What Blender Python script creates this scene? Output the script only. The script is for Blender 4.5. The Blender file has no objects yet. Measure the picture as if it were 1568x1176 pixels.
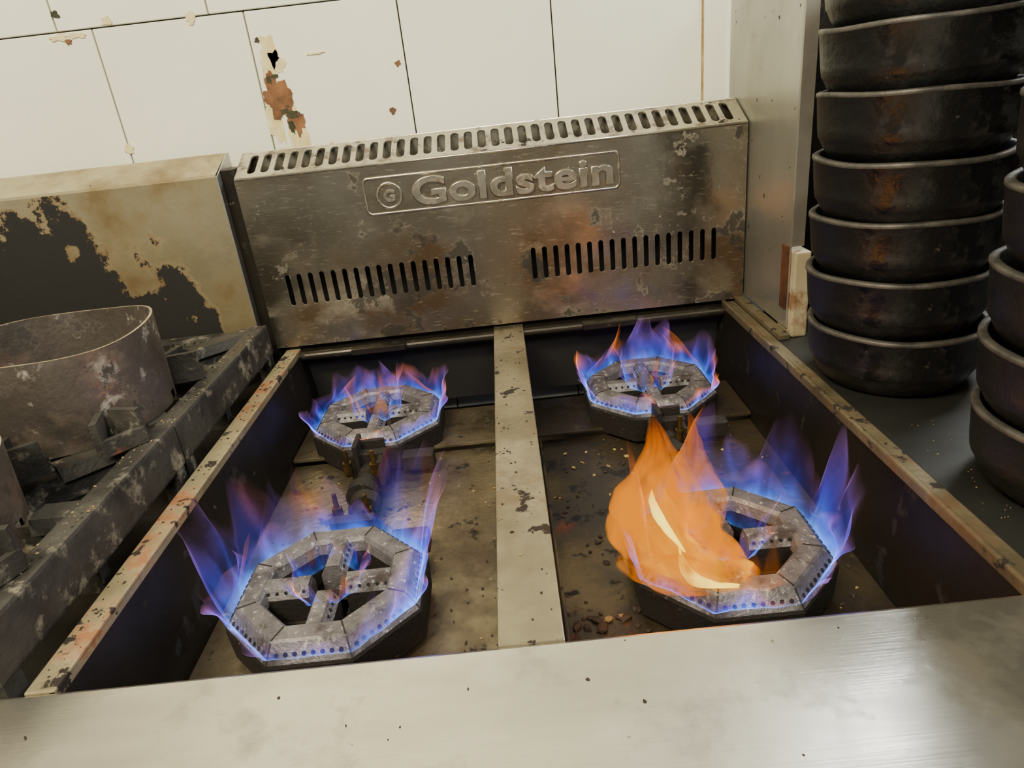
import bpy, bmesh, math, random
from mathutils import Vector, Matrix, noise
random.seed(7)
CZ=1.19
col=bpy.context.scene.collection

# ------------------------------------------------------------ materials
def srgb(r,g,b):
    f=lambda c:(c/255/12.92) if c/255<=0.04045 else ((c/255+0.055)/1.055)**2.4
    return (f(r),f(g),f(b),1)
def C(c): return c if len(c)==4 else (c[0],c[1],c[2],1)

def mat(name,base,base2=None,metallic=0.0,rough=0.5,rough2=None,n_scale=8,n_lo=.35,n_hi=.65,stretch=(1,1,1),
        stains=(),bump=0.0,bump_scale=200,spec=.5,brush=0.0,brush_dir=(1,60,60),wave=0.0,wave_scale=6):
    m=bpy.data.materials.new(name); m.use_nodes=True
    nt=m.node_tree; N=nt.nodes; L=nt.links
    b=N['Principled BSDF']
    tc=N.new('ShaderNodeTexCoord')
    def mapping(s,rot=(0,0,0)):
        mp=N.new('ShaderNodeMapping'); mp.inputs['Scale'].default_value=s; mp.inputs['Rotation'].default_value=rot
        L.new(tc.outputs['Object'],mp.inputs['Vector']); return mp.outputs[0]
    def noi(scale,vec,detail=6,ro=.6):
        n=N.new('ShaderNodeTexNoise'); n.inputs['Scale'].default_value=scale; n.inputs['Detail'].default_value=detail
        n.inputs['Roughness'].default_value=ro
        L.new(vec,n.inputs['Vector']); return n.outputs['Fac']
    def rng(v,lo,hi,a=0,bb=1):
        r=N.new('ShaderNodeMapRange'); r.inputs['From Min'].default_value=lo; r.inputs['From Max'].default_value=hi
        r.inputs['To Min'].default_value=a; r.inputs['To Max'].default_value=bb; L.new(v,r.inputs['Value']); return r.outputs[0]
    def mix(f,a,bb):
        x=N.new('ShaderNodeMix'); x.data_type='RGBA'; L.new(f,x.inputs[0])
        for i,v in((6,a),(7,bb)):
            if isinstance(v,tuple): x.inputs[i].default_value=C(v)
            else: L.new(v,x.inputs[i])
        return x.outputs[2]
    def mixf(f,a,bb):
        x=N.new('ShaderNodeMix'); x.data_type='FLOAT'; L.new(f,x.inputs[0])
        for i,v in((2,a),(3,bb)):
            if isinstance(v,(int,float)): x.inputs[i].default_value=v
            else: L.new(v,x.inputs[i])
        return x.outputs[0]
    vec=mapping(stretch)
    base2=base2 or base
    f=rng(noi(n_scale,vec),n_lo,n_hi)
    c=mix(f,base,base2)
    r=mixf(f,rough,rough2 if rough2 is not None else rough)
    met=metallic
    for s in stains:
        v=noi(s['scale'],mapping(s.get('stretch',(1,1,1)),s.get('rot',(0,0,0))),s.get('det',5),s.get('ro',.62))
        if s.get('attr'):
            at=N.new('ShaderNodeAttribute'); at.attribute_name=s['attr']
            ad=N.new('ShaderNodeMath'); ad.operation='ADD'; L.new(v,ad.inputs[0]); L.new(at.outputs['Fac'],ad.inputs[1]); v=ad.outputs[0]
        f2=rng(v,s['lo'],s['hi'],0,s.get('max',1))
        c=mix(f2,c,s['color'])
        r=mixf(f2,r,s.get('rough',.7))
        met=mixf(f2,met,s.get('metal',0.0))
    L.new(c,b.inputs['Base Color']); L.new(r,b.inputs['Roughness'])
    if isinstance(met,(int,float)): b.inputs['Metallic'].default_value=met
    else: L.new(met,b.inputs['Metallic'])
    b.inputs['Specular IOR Level'].default_value=spec
    nrm=None
    def addb(strength,dist,h):
        nonlocal nrm
        bp=N.new('ShaderNodeBump'); bp.inputs['Strength'].default_value=strength; bp.inputs['Distance'].default_value=dist
        L.new(h,bp.inputs['Height'])
        if nrm: L.new(nrm,bp.inputs['Normal'])
        nrm=bp.outputs[0]
    if wave: addb(wave,.02,noi(wave_scale,tc.outputs['Object'],2,.4))
    if bump: addb(bump,.001,noi(bump_scale,tc.outputs['Object'],2))
    if brush: addb(brush,.0004,noi(12,mapping(brush_dir),2))
    if nrm: L.new(nrm,b.inputs['Normal'])
    return m

M={}
M['tile']=mat('tile_glaze',srgb(240,240,224),srgb(230,230,212),0,.20,.28,n_scale=3,
   stains=[dict(color=srgb(205,188,128),scale=7,lo=.73,hi=.80,rough=.5,max=.5),dict(color=srgb(100,76,46),scale=55,lo=.735,hi=.755)],spec=.5)
M['grout']=mat('grout_dark',srgb(34,30,26),srgb(64,54,42),0,.9)
M['panel']=mat('stainless_panel',srgb(186,179,162),srgb(128,121,106),.98,.17,.34,n_scale=4,stretch=(1,1,1.6),n_lo=.40,n_hi=.60,
   stains=[dict(color=srgb(84,64,40),scale=7,lo=.47,hi=.66,rough=.4,metal=.65,max=.88,attr='dark_mask'),
           dict(color=srgb(226,216,192),scale=7,lo=.58,hi=.70,rough=.34,metal=.9,max=.4,stretch=(1,1,1.6)),
           dict(color=srgb(240,232,208),scale=5,lo=.62,hi=.64,rough=.4,metal=.7,max=.16,stretch=(14,1,90),rot=(0,.5,0),det=3),
           dict(color=srgb(30,24,18),scale=30,lo=.60,hi=.66,rough=.7,max=.9,attr='dark_mask'),
           dict(color=srgb(38,30,22),scale=90,lo=.67,hi=.70,rough=.75,max=.9),
           dict(color=srgb(225,218,195),scale=80,lo=.70,hi=.73,rough=.6,metal=.3,max=.5)],bump=.10,bump_scale=120,brush=.15,wave=.22,wave_scale=8)
M['emboss']=mat('stainless_emboss',srgb(208,200,182),srgb(168,160,142),.95,.24,n_scale=30,
   stains=[dict(color=srgb(84,68,48),scale=50,lo=.56,hi=.66,rough=.6,metal=.3,max=.8)])
M['topgrille']=mat('stainless_grille',srgb(206,200,180),srgb(176,168,148),.85,.34,n_scale=20,
   stains=[dict(color=srgb(84,66,46),scale=40,lo=.54,hi=.64,rough=.7,metal=.2,max=.8),
           dict(color=srgb(28,22,16),scale=70,lo=.62,hi=.66,rough=.8)],bump=.2)
M['leftpanel']=mat('scorched_steel',srgb(210,199,166),srgb(168,152,112),.85,.28,.44,n_scale=6,
   stains=[dict(color=srgb(116,92,54),scale=9,lo=.48,hi=.68,rough=.5,metal=.6,max=.8),
           dict(color=srgb(98,68,32),scale=20,lo=.92,hi=1.05,rough=.6,metal=.3,attr='burn'),
           dict(color=srgb(27,25,23),scale=20,ro=.72,lo=1.0,hi=1.03,rough=.6,attr='burn'),
           dict(color=srgb(84,76,66),scale=22,ro=.7,lo=1.38,hi=1.52,rough=.7,max=.55,attr='burn'),
           dict(color=srgb(30,26,20),scale=60,lo=.69,hi=.71,rough=.8)],bump=.2,bump_scale=90,wave=.1)
M['counter']=mat('brushed_counter',srgb(212,208,198),srgb(184,180,168),.95,.22,.36,n_scale=4,stretch=(1,3,1),
   stains=[dict(color=srgb(96,80,58),scale=80,lo=.715,hi=.735,rough=.6,max=.9),
           dict(color=srgb(228,224,214),scale=9,lo=.52,hi=.66,rough=.42,metal=.85,max=.5),
           dict(color=srgb(146,140,124),scale=14,ro=.7,lo=.54,hi=.68,rough=.48,metal=.85,max=.6)],bump=.06,bump_scale=60,brush=.12,brush_dir=(1,50,50),wave=.08)
M['counter_dark']=mat('counter_side_steel',srgb(84,84,82),srgb(54,54,52),.75,.34,.5,n_scale=8,
   stains=[dict(color=srgb(150,145,130),scale=60,lo=.68,hi=.74,rough=.7,max=.6)],bump=.1,bump_scale=80)
M['bar']=mat('bar_steel_dirty',srgb(168,159,137),srgb(124,115,95),.88,.28,.44,n_scale=10,
   stains=[dict(color=srgb(96,76,48),scale=14,ro=.7,lo=.52,hi=.64,rough=.55,max=.75),
           dict(color=srgb(208,198,168),scale=30,lo=.66,hi=.72,rough=.6,metal=.4,max=.5),
           dict(color=srgb(36,25,18),scale=46,lo=.62,hi=.645,rough=.85)],bump=.3,bump_scale=130)
M['rail']=mat('rail_rusty',srgb(178,166,134),srgb(136,124,94),.6,.42,.55,n_scale=20,
   stains=[dict(color=srgb(134,78,38),scale=18,ro=.7,lo=.50,hi=.62,rough=.8,max=.85),
           dict(color=srgb(34,24,18),scale=48,lo=.57,hi=.61,rough=.85)],bump=.4,bump_scale=200)
M['railr']=mat('rail_greasy',srgb(136,126,102),srgb(98,88,68),.6,.42,.55,n_scale=16,
   stains=[dict(color=srgb(84,60,38),scale=18,ro=.7,lo=.50,hi=.64,rough=.8,max=.8),
           dict(color=srgb(30,22,17),scale=48,lo=.57,hi=.62,rough=.85)],bump=.4,bump_scale=200)
M['well']=mat('well_wall_steel',srgb(56,51,44),srgb(32,28,24),.65,.34,.52,n_scale=7,
   stains=[dict(color=srgb(120,108,88),scale=60,lo=.68,hi=.73,rough=.8,max=.6),dict(color=srgb(16,13,11),scale=30,lo=.6,hi=.66,rough=.85)],bump=.25,bump_scale=110)
M['tray']=mat('drip_tray',srgb(138,128,105),srgb(84,75,60),.85,.28,.44,n_scale=9,
   stains=[dict(color=srgb(52,38,25),scale=7,ro=.7,lo=.44,hi=.60,rough=.45,max=.9),
           dict(color=srgb(170,156,122),scale=60,lo=.66,hi=.72,rough=.8,max=.6),
           dict(color=srgb(20,15,11),scale=26,ro=.7,lo=.59,hi=.64,rough=.8)],bump=.5,bump_scale=150)
M['tray_dark']=mat('drip_tray_sooty',srgb(84,73,54),srgb(42,35,27),.6,.32,.5,n_scale=9,
   stains=[dict(color=srgb(28,20,15),scale=9,ro=.7,lo=.44,hi=.58,rough=.5,max=.9),
           dict(color=srgb(120,56,28),scale=14,lo=.64,hi=.72,rough=.8,max=.6),
           dict(color=srgb(130,116,88),scale=60,lo=.66,hi=.72,rough=.8,max=.5),
           dict(color=srgb(14,10,8),scale=30,lo=.56,hi=.62,rough=.85)],bump=.5,bump_scale=150)
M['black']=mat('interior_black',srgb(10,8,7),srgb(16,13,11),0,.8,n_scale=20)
M['iron']=mat('cast_iron_grate',srgb(36,35,33),srgb(62,59,54),.15,.5,.7,n_scale=24,
   stains=[dict(color=srgb(150,142,122),scale=34,ro=.7,lo=.55,hi=.69,rough=.9,max=.7),
           dict(color=srgb(120,60,28),scale=16,lo=.68,hi=.74,rough=.9,max=.8)],bump=.8,bump_scale=160)
M['burner']=mat('burner_cast',srgb(122,117,118),srgb(80,76,78),.4,.44,.66,n_scale=40,
   stains=[dict(color=srgb(176,170,164),scale=180,lo=.59,hi=.67,rough=.9,max=.8),
           dict(color=srgb(46,36,30),scale=34,ro=.7,lo=.52,hi=.63,rough=.8,max=.85)],bump=.8,bump_scale=350)
M['burner_dark']=mat('burner_body_cast',srgb(38,32,28),srgb(22,19,17),.2,.6,.8,n_scale=30,
   stains=[dict(color=srgb(110,90,70),scale=70,lo=.64,hi=.72,rough=.9,max=.6)],bump=.8,bump_scale=220)
M['hole']=mat('port_hole',srgb(5,6,12),None,0,.9)
M['brass']=mat('brass',srgb(110,84,44),srgb(56,44,28),.8,.5,n_scale=60)
M['ring']=mat('wok_ring_metal',srgb(138,128,119),srgb(84,77,71),.75,.30,.5,n_scale=12,
   stains=[dict(color=srgb(190,184,172),scale=30,ro=.72,lo=.58,hi=.68,rough=.8,max=.65),
           dict(color=srgb(90,62,44),scale=14,lo=.54,hi=.66,rough=.7,max=.7),
           dict(color=srgb(28,24,21),scale=22,ro=.7,lo=.56,hi=.61,rough=.8,max=.8)],bump=.5,bump_scale=150)
M['ringedge']=mat('wok_ring_edge',srgb(196,182,146),srgb(130,112,82),.6,.4,n_scale=40)
M['pan']=mat('cast_iron_black',srgb(17,17,17),srgb(29,29,29),.0,.40,.54,n_scale=9,stretch=(1,1,2),
   stains=[dict(color=srgb(66,64,62),scale=10,ro=.72,lo=.50,hi=.72,rough=.6,max=.75),
           dict(color=srgb(6,6,6),scale=16,lo=.55,hi=.59,rough=.34,max=.9),
           dict(color=srgb(108,100,92),scale=90,lo=.66,hi=.72,rough=.9,max=.5)],bump=.6,bump_scale=160)
M['panrim']=mat('cast_iron_rim_highlight',srgb(84,80,75),srgb(36,35,34),.2,.45,.6,n_scale=40,bump=.5)  # lighter rim colour, edge highlight painted into the material
M['partition']=mat('partition_steel',srgb(184,183,176),srgb(150,148,139),.8,.30,.44,n_scale=5,stretch=(1,1,.6),
   stains=[dict(color=srgb(110,84,50),scale=8,lo=.56,hi=.75,rough=.6,metal=.4,max=.65),
           dict(color=srgb(60,40,22),scale=60,lo=.66,hi=.69,rough=.8)],bump=.1,bump_scale=60)
M['fold']=mat('partition_edge',srgb(176,173,165),srgb(136,131,121),.6,.36,n_scale=12,
   stains=[dict(color=srgb(110,76,44),scale=14,lo=.55,hi=.68,rough=.7,max=.8)],bump=.1)
M['post']=mat('post_painted_cream',srgb(206,196,166),srgb(180,166,132),.2,.5,n_scale=14,
   stains=[dict(color=srgb(120,70,30),scale=18,lo=.54,hi=.62,rough=.8,max=.85)],bump=.2)
M['rustm']=mat('rusty_strip',srgb(110,66,38),srgb(60,38,26),.3,.7,n_scale=30,bump=.4)
M['chip']=mat('exposed_plaster',srgb(140,96,62),srgb(92,64,44),0,.9,n_scale=60,
   stains=[dict(color=srgb(40,44,34),scale=70,lo=.60,hi=.64)],bump=.6)
M['stain']=mat('grease_stain',srgb(226,216,170),srgb(208,190,128),0,.5,n_scale=60)
M['hole2']=mat('mould_dark',srgb(40,44,32),srgb(70,66,44),0,.9,n_scale=80)
M['crumb']=mat('burnt_crumb',srgb(32,23,17),srgb(56,40,28),0,.8,n_scale=60)
M['crumb2']=mat('dry_crumb',srgb(170,146,92),srgb(120,92,52),0,.8,n_scale=60)
M['floor']=mat('floor_quarry_tile',srgb(96,76,64),srgb(76,60,52),0,.6,n_scale=4)

# ------------------------------------------------------------ helpers
def link(o,parent=None):
    col.objects.link(o)
    if parent: o.parent=parent
    return o
def empty(name,loc=(0,0,0)):
    e=bpy.data.objects.new(name,None); e.empty_display_size=.05; e.location=loc; col.objects.link(e); return e
def fin(bm,name,mats,parent=None,smooth=False,loc=None,normals=True):
    if normals: bmesh.ops.recalc_face_normals(bm,faces=bm.faces)
    me=bpy.data.meshes.new(name); bm.to_mesh(me); bm.free()
    for m in (mats if isinstance(mats,(list,tuple)) else [mats]): me.materials.append(m)
    if smooth:
        for p in me.polygons: p.use_smooth=True
    o=bpy.data.objects.new(name,me)
    if loc: o.location=loc
    return link(o,parent)
def bbox(bm,x0,x1,y0,y1,z0,z1,bev=0,mi=0,rot=None,seg=2):
    r=bmesh.ops.create_cube(bm,size=1)
    vs=r['verts']
    cx,cy,cz=(x0+x1)/2,(y0+y1)/2,(z0+z1)/2
    for v in vs: v.co=Vector((v.co.x*(x1-x0),v.co.y*(y1-y0),v.co.z*(z1-z0)))
    fs=set(f for v in vs for f in v.link_faces)
    if bev:
        es=set(e for v in vs for e in v.link_edges)
        rr=bmesh.ops.bevel(bm,geom=list(es),offset=bev,segments=seg,affect='EDGES',profile=.6)
        vs=set(v for f in rr['faces'] for v in f.verts)|set(v for v in vs if v.is_valid)
        fs=set(f for v in vs for f in v.link_faces)
    for f in fs: f.material_index=mi
    T=Matrix.Translation((cx,cy,cz))
    if rot is not None: T=T@rot
    for v in vs: v.co=T@v.co
    return list(vs)
def box(name,x0,x1,y0,y1,z0,z1,m,bev=0,parent=None):
    bm=bmesh.new(); bbox(bm,x0,x1,y0,y1,z0,z1,bev); return fin(bm,name,m,parent)
def prism(bm,p,q,w,h,mi=0,top=1.0):
    p=Vector(p);q=Vector(q);d=(q-p).normalized(); s=Vector((-d.y,d.x,0)).normalized(); u=Vector((0,0,1))
    pts=[]
    for c in(p,q):
        pts+=[bm.verts.new(c-s*w/2),bm.verts.new(c+s*w/2),bm.verts.new(c+s*w/2*top+u*h),bm.verts.new(c-s*w/2*top+u*h)]
    for a in([0,1,2,3],[4,7,6,5],[0,4,5,1],[1,5,6,2],[2,6,7,3],[3,7,4,0]):
        f=bm.faces.new([pts[i] for i in a]); f.material_index=mi
    return pts
def sweep(bm,profile,n,rot=0,mi=None,closed=True):
    rings=[]
    for i in range(n):
        a=rot+2*math.pi*i/n
        rings.append([bm.verts.new((r*math.cos(a),r*math.sin(a),z)) for r,z in profile])
    k=len(profile)
    for i in range(n):
        A=rings[i];B=rings[(i+1)%n]
        for j in range(k if closed else k-1):
            f=bm.faces.new((A[j],B[j],B[(j+1)%k],A[(j+1)%k]))
            if mi: f.material_index=mi[j]
def slot(cx,cy,w,h,n=5):
    r=w/2; pts=[]
    for i in range(n+1):
        a=math.pi*i/n; pts.append((cx+r*math.cos(a),cy+h/2-r+r*math.sin(a)))
    for i in range(n+1):
        a=math.pi+math.pi*i/n; pts.append((cx+r*math.cos(a),cy-h/2+r+r*math.sin(a)))
    return pts
def rrect(x0,x1,y0,y1,r,n=5):
    pts=[]
    for cx,cy,a0 in((x1-r,y1-r,0),(x0+r,y1-r,90),(x0+r,y0+r,180),(x1-r,y0+r,270)):
        for i in range(n+1):
            a=math.radians(a0+90*i/n); pts.append((cx+r*math.cos(a),cy+r*math.sin(a)))
    return pts
def curve_mesh(name,splines,extr,bev,matrix,m,parent=None,fill='BOTH',dim='2D'):
    cu=bpy.data.curves.new(name+'_c','CURVE'); cu.dimensions=dim
    if dim=='2D': cu.fill_mode=fill
    cu.extrude=extr; cu.bevel_depth=bev; cu.bevel_resolution=2
    for s in splines:
        sp=cu.splines.new('POLY'); sp.points.add(len(s)-1)
        for i,p in enumerate(s): sp.points[i].co=(p[0],p[1],p[2] if len(p)>2 else 0,1)
        sp.use_cyclic_u=True
    return conv(name,cu,matrix,m,parent)
def conv(name,cu,matrix,m,parent):
    o=bpy.data.objects.new(name+'_tmp',cu); col.objects.link(o)
    dg=bpy.context.evaluated_depsgraph_get(); me=bpy.data.meshes.new_from_object(o.evaluated_get(dg))
    bpy.data.objects.remove(o); me.name=name
    me.transform(matrix); me.materials.clear(); me.materials.append(m)
    return link(bpy.data.objects.new(name,me),parent)

# ------------------------------------------------------------ room
YW=.93; T=.1965*YW
bm=bmesh.new()
bbox(bm,-1.6,1.4,YW+.006,YW+.12,0,2.6,mi=1)
g=.0018
zj=CZ+.1188*YW
def tile(x0,x1,z0,z1):
    bbox(bm,x0+g/2,x1-g/2,YW,YW+.007,z0+g/2,z1-g/2,bev=.0006,mi=0,seg=1)
for row in range(-3,5):
    z0=zj+row*T
    off=-.3047*YW if row<0 else -.349*YW
    for k in range(-5,7):
        x0=off+k*T; x1=x0+T
        if row<0 and abs(x1-.2847*YW)<T*.3: x1=.2847*YW
        if x0<-1.5 or x1>1.35: continue
        tile(x0,x1,z0,z0+T)
fin(bm,'wall_back',[M['tile'],M['grout']])
box('floor',-1.6,1.4,-1.6,YW+.12,-.05,0,M['floor'])

def blob(name,cx,cz,w,h,m,seed,y=YW-.0006,t=.0012,parent=None):
    bm=bmesh.new(); n=48; pts=[]
    for i in range(n):
        a=2*math.pi*i/n; c,s=math.cos(a),math.sin(a)
        k=.55+.40*noise.noise(Vector((c*1.5,s*1.5,seed*3.1)))+.16*noise.noise(Vector((c*4.5,s*4.5,seed*5.3)))
        pts.append((cx+w*k*c,cz+h*k*s))
    A=[bm.verts.new((x,y,z)) for x,z in pts];B=[bm.verts.new((x,y+t,z)) for x,z in pts]
    bm.faces.new(A);bm.faces.new(B[::-1])
    for i in range(n): bm.faces.new((A[i],B[i],B[(i+1)%n],A[(i+1)%n]))
    return fin(bm,name,m,parent)
dm=empty('wall_tile_damage')
def wp(x,z): return x*YW,CZ+z*YW
for i,(x,z,w,h,mm,yy) in enumerate([(-.2860,.012,.019,.036,'chip',.0014),(-.2655,-.021,.013,.020,'chip',.0014),
      (-.290,.006,.018,.055,'stain',.0006),(-.270,-.035,.018,.030,'stain',.0006),(-.284,.070,.015,.020,'stain',.0006),(-.279,.056,.015,.014,'stain',.0006),(-.289,.046,.010,.03,'stain',.0007),
      (-.295,.084,.004,.004,'hole2',.0012),(-.291,.036,.004,.006,'hole2',.0016),(-.2795,-.004,.008,.004,'hole2',.0018),(-.271,-.010,.011,.005,'hole2',.0016),(-.274,-.024,.004,.010,'hole2',.0018),(-.283,.040,.006,.003,'hole2',.0016),
      (-.1187,.0379,.0048,.0045,'chip',.0012),(-.1346,-.0181,.0045,.0055,'chip',.0012),(-.225,.061,.015,.002,'stain',.0012),
      (-.545,.112,.015,.005,'stain',.0012),(-.48,.125,.008,.007,'stain',.0012),(-.535,.107,.005,.004,'chip',.0016),(-.372,.118,.007,.008,'stain',.0012),
      (.300,.16,.009,.010,'stain',.0012),(-.541,.138,.005,.006,'hole2',.0012),(-.5,-.028,.009,.007,'stain',.0012),(-.52,.113,.013,.004,'stain',.0010)]):
    X,Z=wp(x,z); blob('chip_%d'%i,X,Z,w*1.35,h*1.35,M[mm],i+3,y=YW-yy,t=yy,parent=dm)
box('greasy_seam',.2847*YW-.001,.2847*YW+.001,YW-.0012,YW,1.10,2.2,mat('seam_grease',srgb(190,160,90),srgb(130,98,46),0,.6,n_scale=40),parent=dm)

# ------------------------------------------------------------ range body
rg=empty('gas_range')
ZR=.90
YF=.295
bm=bmesh.new()
prof=[(YF,ZR-.03),(YF,ZR-.003),(YF-.001,ZR-.001),(YF-.003,ZR),(.13,ZR),(.118,ZR-.003),(.112,ZR-.012),(.112,ZR-.06),(.118,ZR-.06),(.118,ZR-.03)]
va=[bm.verts.new((-.95,y,z)) for y,z in prof]; vb=[bm.verts.new((.75,y,z)) for y,z in prof]
bm.faces.new(va); bm.faces.new(vb[::-1])
for i in range(len(prof)):
    j=(i+1)%len(prof); bm.faces.new((va[i],va[j],vb[j],vb[i]))
fin(bm,'front_counter',M['counter'],rg)
box('cabinet_front',-.94,.74,.135,.15,.12,ZR-.031,M['counter'],.002,rg)
box('cabinet_side_left',-.95,-.935,.15,.90,.12,ZR-.06,M['counter'],.002,rg)
box('cabinet_side_right',.735,.75,.15,.90,.12,ZR-.032,M['counter'],.002,rg)
bm=bmesh.new()
for x in(-.9,-.3,.3,.7):
    for y in(.2,.85): 
        r=bmesh.ops.create_cone(bm,cap_ends=True,segments=16,radius1=.02,radius2=.025,depth=.12,matrix=Matrix.Translation((x,y,.06)))
fin(bm,'legs',M['counter'],rg)
box('cabinet_base',-.94,.74,.15,.9,.12,.14,M['well'],.002,rg)
for i in range(6):
    bm=bmesh.new(); bmesh.ops.create_cone(bm,cap_ends=True,segments=24,radius1=.026,radius2=.021,depth=.03,matrix=Matrix.Translation((-.6+i*.2,.118,.78))@Matrix.Rotation(math.pi/2,4,'X'))
    bbox(bm,-.604+i*.2,-.596+i*.2,.094,.105,.76,.80,.001)
    fin(bm,'knob_%d'%(i+1),M['pan'],rg)
def quadslab(name,pts,th,m):
    bm=bmesh.new(); vs=[bm.verts.new(p) for p in pts]; f=bm.faces.new(vs); f.normal_update()
    n=f.normal.copy(); vs2=[bm.verts.new(v.co-n*th) for v in vs]
    bm.faces.new(vs2[::-1])
    for i in range(4): bm.faces.new((vs[i],vs2[i],vs2[(i+1)%4],vs[(i+1)%4]))
    return fin(bm,name,m,rg)
XL,XR=-.286,.271; ZB=.80
quadslab('well_wall_left',[(XL,YF,ZR-.001),(XL+.008,YF,ZB),(XL+.008,.86,ZB),(XL,.86,ZR-.001)],.003,M['well'])
quadslab('well_wall_right',[(XR,.86,ZR-.001),(XR-.010,.86,ZB),(XR-.010,YF,ZB),(XR,YF,ZR-.001)],.003,M['well'])
quadslab('well_wall_back',[(XL,.862,ZR),(XL,.862,ZB),(XR,.862,ZB),(XR,.862,ZR)],.003,M['black'])
quadslab('well_wall_front',[(XR,YF+.001,ZR-.004),(XR,YF+.001,ZB),(XL,YF+.001,ZB),(XL,YF+.001,ZR-.004)],.003,M['well'])
bm=bmesh.new(); bbox(bm,XL+.008,-.012,YF+.002,.71,ZB-.002,ZB+.001,.0005); bbox(bm,XL+.008,-.012,.705,.80,ZB+.008,ZB+.012,.001); bbox(bm,-.034,-.031,YF+.002,.70,ZB,ZB+.012,.001)
fin(bm,'drip_tray',M['tray'],rg)
bm=bmesh.new(); bbox(bm,-.010,XR-.010,YF+.002,.71,ZB-.002,ZB+.001,.0005); bbox(bm,-.010,XR-.010,.705,.80,ZB+.008,ZB+.012,.001); bbox(bm,.012,.015,YF+.002,.70,ZB,ZB+.012,.001)
fin(bm,'drip_tray_second',M['tray_dark'],rg)
bm=bmesh.new()
bbox(bm,-.030,.0085,YF,.858,ZR-.004,ZR-.001,.001)
bbox(bm,-.030,-.0275,YF,.858,ZR-.028,ZR-.003,.0006)
bbox(bm,.006,.0085,YF,.858,ZR-.028,ZR-.003,.0006)
fin(bm,'centre_bar',M['bar'],rg)
bm=bmesh.new(); bbox(bm,-.304,-.2855,YF,.85,ZR-.004,ZR,.0012); bbox(bm,-.2875,-.2855,YF,.85,ZR-.012,ZR-.001,.0008)
fin(bm,'rail_strip_left',M['rail'],rg)
bm=bmesh.new(); bbox(bm,.2690,.2735,YF,.85,ZR-.006,ZR+.0035,.0015); bbox(bm,.2735,.285,YF,.85,ZR-.004,ZR+.0008,.0008)
fin(bm,'rail_strip_right',M['railr'],rg)
box('side_counter',.2852,.75,YF+.0005,YW-.001,ZR-.03,ZR-.0002,M['counter_dark'],.001,rg)
bm=bmesh.new()
bmesh.ops.create_cone(bm,cap_ends=True,segments=16,radius1=.006,radius2=.006,depth=XR-XL,matrix=Matrix.Translation(((XL+XR)/2,.842,ZR-.009))@Matrix.Rotation(math.pi/2,4,'Y'))
bbox(bm,XL,XR,.842,.86,ZR-.014,ZR-.003,.001)
bbox(bm,-.215,-.145,.828,.846,ZR-.010,ZR-.002,.001); bbox(bm,.085,.155,.828,.846,ZR-.010,ZR-.002,.001)
fin(bm,'rear_flange',M['well'],rg)
box('left_burner_pan',-.94,-.309,YF+.001,.86,ZR-.05,ZR-.03,M['well'],.001,rg)

# ------------------------------------------------------------ flue panel
fl=empty('flue_vent_panel')
PX0,PX1=-.3155,.2965; PZ0,PZ1=CZ-.2865,CZ-.0715; PY=.85
holes=[]
for k in range(17):
    holes.append(slot(-.2805+k*(.2322/16),CZ-.2115,.0065,.041))
    holes.append(slot(.0309+k*(.2271/16),CZ-.2115,.0065,.041))
MX=Matrix.Translation((0,PY+.001,0))@Matrix.Rotation(math.pi/2,4,'X')
o=curve_mesh('front_sheet',[rrect(PX0,PX1,PZ0,PZ1,.001)]+holes,.0010,.0003,MX,M['panel'],fl)
def dark_mask_attr(o):  # mask for darker patches near the slots and along bottom and right edges
    me=o.data; bm=bmesh.new(); bm.from_mesh(me)
    bmesh.ops.triangulate(bm,faces=[f for f in bm.faces])
    for it in range(5):
        es=[e for e in bm.edges if e.calc_length()>.016]
        if not es: break
        bmesh.ops.subdivide_edges(bm,edges=es,cuts=1)
        bmesh.ops.triangulate(bm,faces=[f for f in bm.faces if len(f.verts)>3])
    bm.to_mesh(me); bm.free()
    at=me.attributes.new('dark_mask','FLOAT','POINT')
    for i,v in enumerate(me.vertices):
        x,z=v.co.x,v.co.z-CZ
        s=0
        s+=.19*math.exp(-((x+.10)/.08)**2-((z+.20)/.045)**2)
        s+=.14*math.exp(-((x+.16)/.12)**2-((z+.245)/.02)**2)
        s+=.15*math.exp(-((x-.20)/.08)**2-((z+.225)/.035)**2)
        s+=.13*math.exp(-((x-.29)/.014)**2)
        s+=.14*math.exp(-((z+.283)/.014)**2)
        s+=.13*math.exp(-((x-.03)/.022)**2-((z+.22)/.04)**2)
        at.data[i].value=s-.04
dark_mask_attr(o)
slope=Vector((0,.05,.0245)); Ls=slope.length
top_h=[]
n=36
for k in range(n):
    top_h.append(slot(PX0+.018+k*((PX1-PX0-.036)/(n-1)),Ls*.52,.0105,Ls*.74))
ang=math.atan2(slope.z,slope.y)
MT=Matrix.Translation((0,PY+.001,PZ1-.0005))@Matrix.Rotation(ang,4,'X')
curve_mesh('top_grille',[rrect(PX0,PX1,0,Ls,.001)]+top_h,.0010,.0003,MT,M['topgrille'],fl)
bm=bmesh.new()
bmesh.ops.create_cone(bm,cap_ends=True,segments=16,radius1=.0022,radius2=.0022,depth=PX1-PX0,matrix=Matrix.Translation(((PX0+PX1)/2,PY+.0016,PZ1-.001))@Matrix.Rotation(math.pi/2,4,'Y'))
fin(bm,'top_fold',M['emboss'],fl,smooth=True)
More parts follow.
